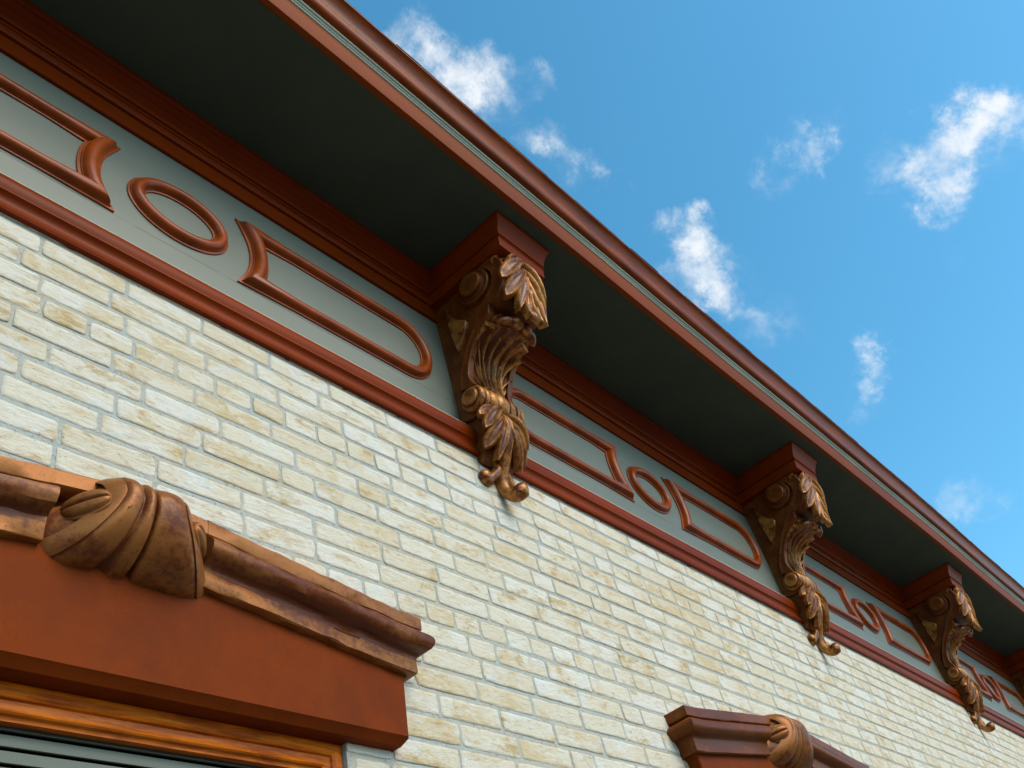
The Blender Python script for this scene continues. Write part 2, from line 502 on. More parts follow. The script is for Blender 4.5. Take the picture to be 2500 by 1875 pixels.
# ------------------------------------------------------------------ ground
def sheet(name, x0, x1, y0, y1, z, mat):
    o = link_mesh(name, [(x0, y0, z), (x1, y0, z), (x1, y1, z), (x0, y1, z)], [(0, 1, 2, 3)], mat, None, smooth=None, fix=False)
    o['kind'] = 'structure'
    return o
sheet('street', -600, 600, -600, 600, -0.13, M['asphalt'])
mb = MB()
mb.loft([[(x, -2.2, -0.129), (x, 1.45, -0.129), (x, 1.45, 0.0), (x, -2.18, 0.0), (x, -2.2, -0.02)] for x in (-60, 60)])
sw = mb.build('sidewalk', M['concrete'], None, smooth=20)
sw['kind'] = 'structure'

# ------------------------------------------------------------------ the building
bld = empty('brick_building')
bld['label'] = 'cream brick building with carved bronze brackets and red trim under its wide eave'
bld['category'] = 'building'

WINDOWS = [0.80, 3.50]
OPEN_HALF, OPEN_TOP, OPEN_BOT = 0.538, 0.815, -0.85

# mortar bed (one closed slab with two openings)
def mortar_wall():
    mb = MB()
    zt, zb = 2.10, -CAMZ + 0.0
    f, b = -0.0008, -0.30
    xs = [XL]
    for cx in WINDOWS:
        xs += [cx - OPEN_HALF - 0.003, cx + OPEN_HALF + 0.003]
    xs.append(XR)
    def box(x0, x1, z0, z1):
        mb.loft([[W(x, f, z0, BY), W(x, f, z1, BY), W(x, b, z1, BY), W(x, b, z0, BY)] for x in (x0, x1)])
    for i in range(0, len(xs), 2):
        box(xs[i], xs[i + 1], zb, zt)
    for i in range(1, len(xs) - 1, 2):
        box(xs[i], xs[i + 1], zb, OPEN_BOT)
        box(xs[i], xs[i + 1], OPEN_TOP + 0.045, zt)
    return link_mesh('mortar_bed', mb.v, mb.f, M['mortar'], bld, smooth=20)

def bricks():
    pitch = 0.0664
    top = 1.9435 + 0.0664          # top of the uppermost course in view
    V = []; F = []; COL = []
    base = 0
    us = np.array([0, .007, .05, .16, .28, .4, .5, .6, .72, .84, .95, .993, 1.0])
    vs = np.array([0, .028, .14, .36, .6, .86, .972, 1.0])
    nu, nv = len(us), len(vs)
    grid = np.arange(nu * nv).reshape(nv, nu)
    quads = np.stack([grid[:-1, :-1], grid[:-1, 1:], grid[1:, 1:], grid[1:, :-1]], -1).reshape(-1, 4)
    rows = int((top + CAMZ) / pitch)
    for r in range(rows):
        zt = top - r * pitch
        zb = zt - pitch
        header = (r % 7) == 4
        L = 0.108 if header else 0.2165
        x = XL + (0.054 if header else (0.108 if r % 2 else 0.0)) + rng.uniform(-.02, .02)
        far_detail = zb < 0.0
        while x < XR - 0.02:
            ln = L * rng.uniform(.95, 1.05)
            if (not header) and rng.random() < 0.035:
                ln = 0.11
            jx = rng.uniform(.0055, .0105); jz = rng.uniform(.0095, .0135)
            x0, x1 = x + jx / 2, x + ln - jx / 2
            z0, z1 = zb + jz / 2, zt - jz / 2
            x += ln
            skip = False
            for cx in WINDOWS:
                lo, hi = cx - OPEN_HALF - .002, cx + OPEN_HALF + .002
                if z0 < OPEN_TOP + .02 and z1 > OPEN_BOT and x1 > lo and x0 < hi:
                    if x0 < lo - 0.03:
                        x1 = lo
                    elif x1 > hi + 0.03:
                        x0 = hi
                    else:
                        skip = True
            if skip:
                continue
            tilt = rng.uniform(-.0011, .0011)
            proud = rng.uniform(.0004, .0022)
            X = x0 + (x1 - x0) * us[None, :] + np.zeros((nv, 1))
            Z = z0 + (z1 - z0) * vs[:, None] + np.zeros((1, nu))
            Z = Z + tilt * (us[None, :] - .5) * 2
            ex = rng.normal(0, .0004, (nv, nu)); ez = np.zeros((nv, nu)); lo_ = rng.normal(0, .0006, nu); hi_ = rng.normal(0, .0006, nu); ez = (1 - vs[:, None]) * lo_[None, :] + vs[:, None] * hi_[None, :]; lx_ = rng.normal(0, .0010, nv); rx_ = rng.normal(0, .0010, nv); ex = ex + (1 - us[None, :]) * lx_[:, None] + us[None, :] * rx_[:, None]
            X = X + ex; Z = Z + ez
            # worn, rounded arrises
            cu = np.minimum(us, 1 - us)[None, :] * (x1 - x0); cv = np.minimum(vs, 1 - vs)[:, None] * (z1 - z0)
            cr = rng.uniform(.002, .007)
            corner = np.exp(-(cu ** 2 + cv ** 2) / (2 * cr * cr))
            X = X - np.sign(us[None, :] - .5) * corner * cr * .5
            Z = Z - np.sign(vs[:, None] - .5) * corner * cr * .35
            edge = np.zeros((nv, nu)); edge[0, :] = 1; edge[-1, :] = 1; edge[:, 0] = 1; edge[:, -1] = 1
            Dp = proud + rng.normal(0, .00022, (nv, nu)) - edge * .0016
            V.append(np.stack([X, BY - Dp, Z + CAMZ], -1).reshape(-1, 3))
            F.append(quads + base)
            base += nu * nv
            COL.append(np.tile(np.append(rng.random(3), 1.0), (nu * nv, 1)))
    V = np.concatenate(V); F = np.concatenate(F); COL = np.concatenate(COL)
    me = bpy.data.meshes.new('brickwork')
    me.vertices.add(len(V)); me.vertices.foreach_set('co', V.astype(np.float32).ravel())
    me.loops.add(F.size); me.loops.foreach_set('vertex_index', F.astype(np.int32).ravel())
    me.polygons.add(len(F))
    me.polygons.foreach_set('loop_start', np.arange(0, F.size, 4, dtype=np.int32))
    me.update(calc_edges=True)
    a = me.attributes.new('brick_seed', 'FLOAT_COLOR', 'POINT')
    a.data.foreach_set('color', COL.astype(np.float32).ravel())
    me.shade_smooth()
    me.materials.append(M['brick'])
    return me
wall = mortar_wall()
wall.name = 'brick_wall'
bo = bpy.data.objects.new('brickwork', bricks())
C.objects.link(bo)
bo.parent = wall

def xs_span(step=0.25):
    n = int((XR - XL) / step)
    return [XL + (XR - XL) * i / n for i in range(n + 1)]

# frieze board
mb = MB()
extrude_x(mb, [(0, 2.0), (0, 2.70), (-.03, 2.70), (-.03, 2.0)], [XL, XR])
mb.build('frieze_board', M['frieze'], bld)

# wall crown moulding between frieze and soffit
mb = MB()
CR = [(-.01, 2.636), (.010, 2.636), (.012, 2.638), (.012, 2.703), (.010, 2.706), (.000, 2.7075), (.000, 2.7135), (.015, 2.716), (.019, 2.722), (.021, 2.735), (.021, 2.738), (.016, 2.740), (.016, 2.743), (.022, 2.745), (.022, 2.757),
      (.020, 2.759), (.010, 2.760), (.010, 2.7655), (.024, 2.767), (.027, 2.772), (.028, 2.785), (.024, 2.787), (.024, 2.790), (.033, 2.796), (.040, 2.803), (.038, 2.8045), (.038, 2.8065), (.044, 2.808), (.054, 2.816), (.060, 2.821), (.058, 2.8225), (.058, 2.8245), (.064, 2.826), (.069, 2.833), (.074, 2.8450), (-.01, 2.8450)]
extrude_x(mb, CR, xs_span(1.0))
mb.build('crown_moulding', M['trim'], bld, smooth=28)

# bottom bed moulding over the brick
mb = MB()
BM = [(-.005, 2.085), (.02, 2.083), (.034, 2.075), (.041, 2.062), (.043, 2.045), (.041, 2.030), (.037, 2.021), (.036, 2.0175), (.042, 2.0165), (.0425, 2.011), (.036, 2.006),
      (.030, 1.997), (.0285, 1.986), (.031, 1.974), (.036, 1.966), (.0385, 1.959), (.035, 1.952), (-.005, 1.951)]
extrude_x(mb, BM, xs_span(1.0))
mb.build('bed_moulding', M['trim'], bld, smooth=28)

# ------------------------------------------------------------------ eave
def wave(x):
    return (0.006 * math.sin(x * 1.3 + .5) + 0.003 * math.sin(x * 3.1), 0.004 * math.sin(x * .9 + 2))
xe = xs_span(0.12)
SZ = 2.8457
mb = MB()
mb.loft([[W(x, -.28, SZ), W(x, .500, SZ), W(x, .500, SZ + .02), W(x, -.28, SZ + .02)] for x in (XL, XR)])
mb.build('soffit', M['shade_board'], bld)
EY = FY
def E(y, z):
    return (EY - y, z)
mb = MB()
extrude_x(mb, [E(.953, SZ - .004), E(.930, SZ - .004), E(.9285, SZ - .001), E(.9285, 2.969), E(.953, 2.969)], xe, wave=wave)
mb.build('fascia_board', M['fascia'], bld, smooth=28)
mb = MB()
def bead(y0, z0, y1, z1, r, n=6):
    """half round bead bulging away from the wall between two profile points"""
    a = Vector((y0, z0)); b = Vector((y1, z1)); t = (b - a); nn = Vector((-t.y, t.x)).normalized()
    if nn.x > 0:
        nn = -nn
    return [tuple(a + t * (i / n) + nn * r * math.sin(math.pi * i / n)) for i in range(n + 1)]
bp = bead(.929, 2.965, .924, 2.977, .0045) + bead(.9235, 2.9785, .9195, 2.9865, .003) + bead(.919, 2.988, .912, 3.001, .0045)
extrude_x(mb, [E(y, z) for y, z in bp] + [E(.945, 3.001), E(.945, 2.965)], xe, wave=wave)
mb.build('sage_bead_moulding', M['sage_bead'], bld, smooth=40)
mb = MB()
gp = [(.914, 2.998), (.9085, 3.0005), (.898, 3.004), (.890, 3.011), (.885, 3.021), (.8835, 3.032), (.885, 3.043), (.8875, 3.050), (.8885, 3.056), (.887, 3.066), (.883, 3.078), (.876, 3.092),
      (.867, 3.104), (.858, 3.112), (.852, 3.1155), (.8505, 3.1205), (.86, 3.124), (.95, 3.13), (.95, 2.998)]
extrude_x(mb, [E(y, z) for y, z in gp], xe, wave=wave)
mb.build('eave_crown_moulding', M['crown'], bld, smooth=40)
# roof: shallow slope with a ragged shingle edge
def roof():
    mb = MB()
    xs = []
    x = XL - .05
    while x < XR:
        ln = random.uniform(.12, .30)
        xs.append((x, min(XR + .05, x + ln - .004))); x += ln
    for a, b in xs:
        j0 = random.uniform(-.0012, .0012); j1 = j0 + random.uniform(-.0012, .0012); lift = random.uniform(0, .0012)
        rings = []
        for k in range(4):
            xx = a + (b - a) * k / 3
            dz, dd = wave(xx)
            jj = j0 + (j1 - j0) * k / 3 + random.uniform(-.0007, .0007)
            y0 = .8505 - dd + jj; z0 = 3.1245 + dz
            rings.append([W(xx, FY - y0, z0), W(xx, FY - y0, z0 + .005 + lift), W(xx, FY - y0 - .30, z0 + .10 + lift), W(xx, FY - y0 - .30, z0 + .09)])
        mb.loft(rings)
    mb.loft([[W(x, .30, 3.20), W(x, .30, 3.215), W(x, -6, 4.9), W(x, -6, 4.8)] for x in (XL, XR)])
    return mb.build('roof', M['shingle'], bld, smooth=20)
roof()

# ------------------------------------------------------------------ frieze ornaments: ovals and keyhole panels
SEC = [(-.0265, -.002), (-.0265, .005), (-.0205, .0062), (-.0195, .010)]
for k in range(9):
    a = math.pi * (1 - k / 8)
    SEC.append((  .0178 * math.cos(a), .010 + .0180 * math.sin(a)))
SEC += [(.0195, .010), (.0205, .0062), (.0265, .005), (.0265, -.002)]

def sweep(path, closed, sec=SEC, wide=None):
    """moulding along a path in the (u, z) plane of the frieze, mitred at the corners"""
    mb = MB()
    n = len(path)
    rings = []
    for i in range(n):
        p = Vector(path[i])
        a = Vector(path[i - 1]) if (closed or i > 0) else None
        b = Vector(path[(i + 1) % n]) if (closed or i < n - 1) else None
        t1 = (p - a).normalized() if a is not None else (b - p).normalized()
        t2 = (b - p).normalized() if b is not None else t1
        n1 = Vector((-t1.y, t1.x)); n2 = Vector((-t2.y, t2.x))
        mm = (n1 + n2)
        mm = mm / max(.15, mm.length_squared) * 2
        k = wide[i] if wide else 1.0
        rings.append([(p.x + mm.x * s * k, -h * (1 + (k - 1) * .6), p.y + mm.y * s * k) for s, h in sec])
    if closed:
        rings.append(rings[0])
    mb.loft(rings, closed=False, cap=False)
    return mb

def oval_path(a=.1395, b=.093, n=64):
    return [(a * math.cos(2 * math.pi * i / n), b * math.sin(2 * math.pi * i / n)) for i in range(n)]

def panel_path():
    r = .1195; pts = []
    # concave end towards the oval, drawn from bottom tip to top tip
    x_tip, x_mid = .250, .280
    s = x_mid - x_tip; Rr = (r * r + s * s) / (2 * s); cxx = x_mid - Rr
    a0 = math.asin(r / Rr)
    arc = [(cxx + Rr * math.cos(a), Rr * math.sin(a)) for a in [(-a0 + 2 * a0 * i / 14) for i in range(15)]]
    pts += arc
    x_e = .888
    pts += [(x_tip + (x_e - x_tip) * i / 4, r) for i in range(1, 4)]
    pts += [(x_e + r * math.cos(a), r * math.sin(a)) for a in [math.pi / 2 - math.pi * i / 24 for i in range(25)]]
    pts += [(x_e - (x_e - x_tip) * i / 4, -r) for i in range(1, 4)]
    return pts

def mesh_of(mb, name, mat, smooth=50):
    o = mb.build(name, mat, None, smooth=smooth)
    return o

ZR = 2.366 + CAMZ
oval0 = mesh_of(sweep(oval_path(), True), 'oval_moulding', M['trim_ring'])
pr = panel_path()
wd = [1.28 if i < 15 else 1.0 for i in range(len(pr))]
panR0 = mesh_of(sweep(pr, True, SEC, wd), 'keyhole_panel_moulding', M['trim_ring'])
panL0 = mesh_of(sweep([(-x, z) for x, z in pr[::-1]], True, SEC, wd[::-1]), 'keyhole_panel_moulding', M['trim_ring'])
first = {}
for k in range(5):
    xr = RX0 + k * PERIOD
    for src in (oval0, panL0, panR0):
        o = src if k == 0 else src.copy()
        if k:
            C.objects.link(o)
        o.parent = bld
        o.location = (xr, FY + .0005, ZR + (-0.001 if src is not oval0 else -0.006))
        o['group'] = 'oval mouldings on the frieze' if src is oval0 else 'keyhole panel mouldings on the frieze'

# ------------------------------------------------------------------ the carved bracket (local: x = u, y = -d, z = height above eye level)
def make_bracket():
    root = empty('carved_bracket', (0, 0, 0), bld)
    # cap block
    mb = MB()
    lv = [(2.700, .132, .392), (2.702, .134, .396), (2.742, .135, .402), (2.748, .137, .408), (2.750, .129, .398), (2.756, .129, .398), (2.758, .138, .409), (2.772, .1385, .411), (2.786, .140, .416),
          (2.800, .1435, .423), (2.812, .148, .430), (2.824, .153, .438), (2.831, .156, .4435), (2.8452, .158, .446)]
    mb.loft([[(-u, 0.0, z), (u, 0.0, z), (u, -d, z), (-u, -d, z)] for z, u, d in lv])
    mb.build('cap_block', M['trim'], root, smooth=30)
    # S-shaped console body
    front = [(.31, 2.7055), (.336, 2.696), (.355, 2.678), (.368, 2.655), (.374, 2.630), (.374, 2.604), (.370, 2.580), (.361, 2.556), (.348, 2.532), (.330, 2.510), (.308, 2.496), (.285, 2.490), (.262, 2.489),
             (.257, 2.452), (.232, 2.436), (.206, 2.424), (.178, 2.402), (.150, 2.370), (.128, 2.335), (.110, 2.298), (.100, 2.262), (.104, 2.235), (.117, 2.205), (.124, 2.172), (.119, 2.142), (.104, 2.118), (.080, 2.104), (.052, 2.100), (.024, 2.106), (.0, 2.122)]
    mb = MB()
    core = front[:13] + [(.250, 2.462), (.200, 2.446), (.150, 2.420), (.105, 2.382), (.072, 2.338), (.052, 2.295), (.046, 2.255), (.060, 2.225)] + front[23:-1]
    prism_u(mb, [(-.004, 2.7055)] + core + [(-.004, 2.122)], -.096, .096, .003)
    body = mb.build('scroll_body', M['bronze_dark'], root, smooth=40)
    # raised bands on both cheeks
    O = [(.20, 2.7045), (.27, 2.7045)] + front[:13] + [(.258, 2.452)] + front[14:23]
    O = smooth_pts(O, 2)
    Iq = [(.20, 2.702), (.245, 2.694), (.283, 2.678), (.305, 2.652), (.312, 2.62), (.306, 2.588), (.290, 2.561), (.262, 2.540), (.232, 2.524), (.212, 2.500), (.190, 2.468), (.160, 2.430), (.128, 2.390), (.096, 2.342), (.070, 2.296), (.055, 2.255), (.05, 2.22)]
    Iq = smooth_pts(Iq, 2)
    def resample(P, n):
        L = [0]
        for a, b in zip(P, P[1:]):
            L.append(L[-1] + math.dist(a, b))
        out = []
        for i in range(n):
            s = L[-1] * i / (n - 1)
            j = max(0, min(len(P) - 2, next((q for q in range(len(L) - 1) if L[q + 1] >= s - 1e-9), len(P) - 2)))
            f = (s - L[j]) / max(1e-9, L[j + 1] - L[j])
            out.append(tuple(a + (b - a) * f for a, b in zip(P[j], P[j + 1])))
        return out
    nO = 44
    Or, Ir = resample(O, nO), resample(Iq, nO)
    for sg in (-1, 1):
        mb = MB()
        rings = []
        for (od, oz), (idd, iz) in zip(Or, Ir):
            u0, u1 = sg * .094, sg * .121
            o1 = Vector((od, oz)); i1 = Vector((idd, iz)); q = (i1 - o1)
            b1 = o1 + q * .05; b2 = o1 + q * .95
            mid = o1 + q * .5
            rings.append([(u0, -od, oz), (u1 - sg * .003, -od, oz), (u1, -b1.x, b1.y), (u1 - sg * .004, -mid.x, mid.y), (u1, -b2.x, b2.y), (u1 - sg * .004, -idd, iz), (u0, -idd, iz)])
        mb.loft(rings)
        mb.build('scroll_band', M['bronze_dark'], root, smooth=40)
        # volute eye
        mb = MB()
        lathe_u(mb, [(sg * .094, .076), (sg * .119, .076), (sg * .123, .073), (sg * .123, .058), (sg * .126, .053), (sg * .142, .051), (sg * .146, .047), (sg * .1465, .020), (sg * .145, .001)], .222, 2.632, 36)
        mb.build('volute_eye', M['bronze_dark'], root, smooth=30)
        # spandrel leaf behind the volute
        mb = MB()
        sp = smooth_pts([(.066, 2.655), (.074, 2.618), (.090, 2.580), (.112, 2.550), (.140, 2.527)], 3) + smooth_pts([(.146, 2.512), (.132, 2.478), (.104, 2.438), (.074, 2.412)], 3) + [(.064, 2.48), (.060, 2.57)]
        prism_u(mb, sp, sg * .09, sg * .112, .004)
        mb.build('spandrel_leaf', M['gold'], root, smooth=40)
    # upper acanthus over the front of the scroll
    mb = MB()
    F = (0, 1, .25)
    tongue(mb, [(0, .356, 2.715), (0, .395, 2.66), (0, .392, 2.52), (0, .352, 2.455)], F, .020, .010, .007, [(0, .8), (.3, .7), (1, .5)], 14)
    tongue(mb, [(0, .372, 2.54), (0, .366, 2.48), (0, .345, 2.43), (0, .378, 2.372)], F, .026, .012, .008, BLADE, 16)
    for s in (-1, 1):
        tongue(mb, [(s * .012, .372, 2.712), (s * .045, .398, 2.708), (s * .078, .396, 2.672), (s * .076, .372, 2.622)], F, .024, .016, .013, SPOON)
        tongue(mb, [(s * .006, .384, 2.69), (s * .030, .408, 2.668), (s * .094, .406, 2.628), (s * .118, .350, 2.556)], F, .034, .017, .015, SPOON, 20, (s * .55, 1, .1))
        tongue(mb, [(s * .005, .378, 2.655), (s * .025, .400, 2.605), (s * .078, .396, 2.562), (s * .106, .334, 2.478)], F, .031, .017, .014, SPOON, 20, (s * .4, 1, .1))
        tongue(mb, [(s * .004, .374, 2.63), (s * .016, .390, 2.56), (s * .054, .372, 2.50), (s * .074, .352, 2.412)], F, .026, .016, .013, BLADE, 20, (s * .2, 1, .1))
        tongue(mb, [(s * .004, .372, 2.590), (s * .010, .378, 2.52), (s * .026, .356, 2.46), (s * .036, .364, 2.390)], F, .018, .014, .011, BLADE, 18)
        tongue(mb, [(s * .030, .345, 2.712), (s * .075, .366, 2.712), (s * .104, .352, 2.692), (s * .112, .326, 2.668)], F, .020, .012, .008, SPOON)
    # the leaf's own backing, so the lobes sit on a bowed sheet
    mb.loft([[(u * wd, -(dd + .012 * (1 - abs(u))), z) for u in (-1, -.6, -.2, .2, .6, 1)] + [(u * wd, -(dd - .016), z) for u in (1, 0, -1)] for z, dd, wd in
             ((2.705, .345, .05), (2.66, .372, .075), (2.60, .380, .080), (2.55, .368, .070), (2.50, .352, .050), (2.46, .344, .034))])
    mb.build('upper_acanthus_leaf', M['gold'], root, smooth=50)
    # fan leaf in the hollow, rolled over at its lip
    mb = MB()
    for k in range(-2, 3):
        a = k / 2.0
        ue = a * .096
        ub = a * .040
        dt = .285 - .05 * abs(a) ** 2
        Fn = (a * .35, 1, -.55)
        tongue(mb, [(ub, .104, 2.222), (ub * 1.2, .088 + .012 * abs(a), 2.33), (ue * .75, .122, 2.425), (ue, dt, 2.432 - .012 * abs(a))], (a * .5, 1, -.1), .0275, .016, .016, [(0, .42), (.4, .62), (.8, 1), (1, .95)], 24, (a * .2, .25, -1))
    for s in (-1, 1):
        tongue(mb, [(s * .040, .092, 2.232), (s * .060, .088, 2.31), (s * .088, .125, 2.385), (s * .116, .186, 2.398)], (s * .5, 1, -.2), .018, .012, .009, BLADE, 18, (s * .4, .5, -1))
        tongue(mb, [(s * .042, .090, 2.228), (s * .062, .085, 2.275), (s * .090, .100, 2.315), (s * .110, .128, 2.345)], (s * .5, 1, -.2), .016, .011, .008, BLADE, 16)
        tongue(mb, [(s * .044, .086, 2.224), (s * .066, .082, 2.25), (s * .090, .085, 2.27), (s * .106, .092, 2.300)], (s * .5, 1, -.2), .015, .010, .008, SPOON, 14)
    # rolled lip
    lip = []
    n = 30
    for i in range(n + 1):
        q = i / n
        u = -.106 + .212 * q
        lob = abs(math.sin(q * math.pi * 4.0)) ** .6
        r = (.0165 + .0085 * lob) * (math.sin(math.pi * min(1, max(0, q * .94 + .03))) ** .35)
        lip.append((u, r))
    seg = 16
    mb.loft([[(u, -(.300 - .03 * (u / .106) ** 2 + r * math.cos(k * 2 * math.pi / seg)), 2.418 - .010 * (u / .106) ** 2 + r * math.sin(k * 2 * math.pi / seg)) for k in range(seg)] for u, r in lip])
    # webs behind the fan tongues
    mb.loft([[(u * wd, -dd, z) for u in (-1, -.5, 0, .5, 1)] + [(u * wd, -(dd - .02), z + .012) for u in (1, 0, -1)] for z, dd, wd in
             ((2.22, .088, .045), (2.27, .074, .052), (2.33, .078, .064), (2.385, .108, .080), (2.425, .165, .092), (2.442, .24, .096), (2.436, .290, .092))])
    mb.build('fan_acanthus_leaf', M['gold'], root, smooth=50)
    # baluster roll
    mb = MB()
    half = [(.0, .060), (.012, .0595), (.022, .058), (.030, .054), (.033, .051), (.036, .0555), (.050, .0565), (.062, .054), (.070, .049), (.073, .0475), (.076, .053), (.086, .054), (.092, .051), (.095, .046), (.098, .050), (.106, .0515),
            (.114, .050), (.119, .045), (.121, .036), (.128, .0355), (.132, .032), (.133, .015), (.132, .001)]
    prof = [(-u, r) for u, r in half[::-1]] + half[1:]
    lathe_u(mb, prof, .084, 2.163, 32)
    mb.build('baluster_roll', M['gold'], root, smooth=35)
    # lower pendant leaf
    mb = MB()
    prism_u(mb, [(-.004, 2.14), (.075, 2.13), (.098, 2.09), (.096, 2.05), (.078, 2.00), (.055, 1.955), (.034, 1.920), (.014, 1.925), (-.004, 1.95)], -.080, .080, .006)
    mb.build('pendant_back', M['bronze_dark'], root, smooth=40)
    mb = MB()
    for s in (-1, 1):
        tongue(mb, [(s * .018, .100, 2.118), (s * .040, .150, 2.110), (s * .088, .150, 2.080), (s * .104, .098, 2.015)], (0, 1, .3), .026, .016, .014, SPOON, 18, (s * .5, 1, 0))
        tongue(mb, [(s * .014, .108, 2.090), (s * .036, .150, 2.060), (s * .078, .130, 2.010), (s * .096, .070, 1.950)], (0, 1, .2), .026, .016, .013, SPOON, 18, (s * .5, 1, 0))
        tongue(mb, [(s * .010, .112, 2.075), (s * .022, .142, 2.030), (s * .046, .118, 1.970), (s * .058, .078, 1.908)], (0, 1, .2), .019, .014, .011, BLADE, 18)
        tongue(mb, [(s * .020, .090, 2.125), (s * .060, .125, 2.128), (s * .098, .120, 2.100), (s * .118, .098, 2.065)], (0, 1, .3), .020, .014, .011, SPOON, 14, (s * .6, 1, 0))
    tongue(mb, [(0, .105, 2.115), (0, .150, 2.075), (0, .118, 1.99), (0, .060, 1.915)], (0, 1, .2), .020, .014, .010, [(0, .6), (.3, 1), (1, .7)], 18)
    mb.build('pendant_leaf', M['gold'], root, smooth=50)
    # foot: tendril curling forward between two side lobes
    mb = MB()
    st = smooth_pts([(0, .085, 1.960), (0, .060, 1.915), (0, .040, 1.870), (.004, .040, 1.828), (.010, .058, 1.802), (.014, .076, 1.794), (.018, .090, 1.800)], 4)
    rr = [.021 + (.010 * max(0, (i / (len(st) - 1) - .6) / .4)) for i in range(len(st))]
    st.append((st[-1][0], st[-1][1] + .016, st[-1][2] + .014)); rr.append(.019)
    st.append((st[-1][0], st[-1][1] + .007, st[-1][2] + .005)); rr.append(.006)
    tube(mb, st, rr, 14)
    for s in (-1, 1):
        q = smooth_pts([(0, .050, 1.925), (s * .028, .042, 1.890), (s * .054, .030, 1.864), (s * .074, .026, 1.850), (s * .086, .034, 1.862)], 4)
        r2 = [.017 + .007 * (i / (len(q) - 1)) for i in range(len(q))]
        q.append((q[-1][0] + s * .010, q[-1][1] + .006, q[-1][2] + .008)); r2.append(.016)
        q.append((q[-1][0] + s * .004, q[-1][1] + .003, q[-1][2] + .003)); r2.append(.005)
        tube(mb, q, r2, 12)
    # keel behind the tendril touching the wall
    mb.loft([[(u * wd, -dd, z) for u in (-1, 0, 1)] + [(u * wd, -.015, z) for u in (1, -1)] for z, dd, wd in ((1.95, .05, .03), (1.90, .045, .026), (1.86, .035, .02), (1.835, .025, .012))])
    mb.build('curled_foot', M['gold'], root, smooth=55)
    return root

def kids(o):
    return [c for c in bpy.data.objects if c.parent == o]

br0 = make_bracket()
br0['group'] = 'carved brackets under the eave'
for k in range(4):
    if k == 0:
        b = br0
    else:
        b = br0.copy(); C.objects.link(b); b.parent = bld
        for ch in kids(br0):
            c = ch.copy(); C.objects.link(c); c.parent = b
    b.location = (XB0 + k * PERIOD, FY, CAMZ)

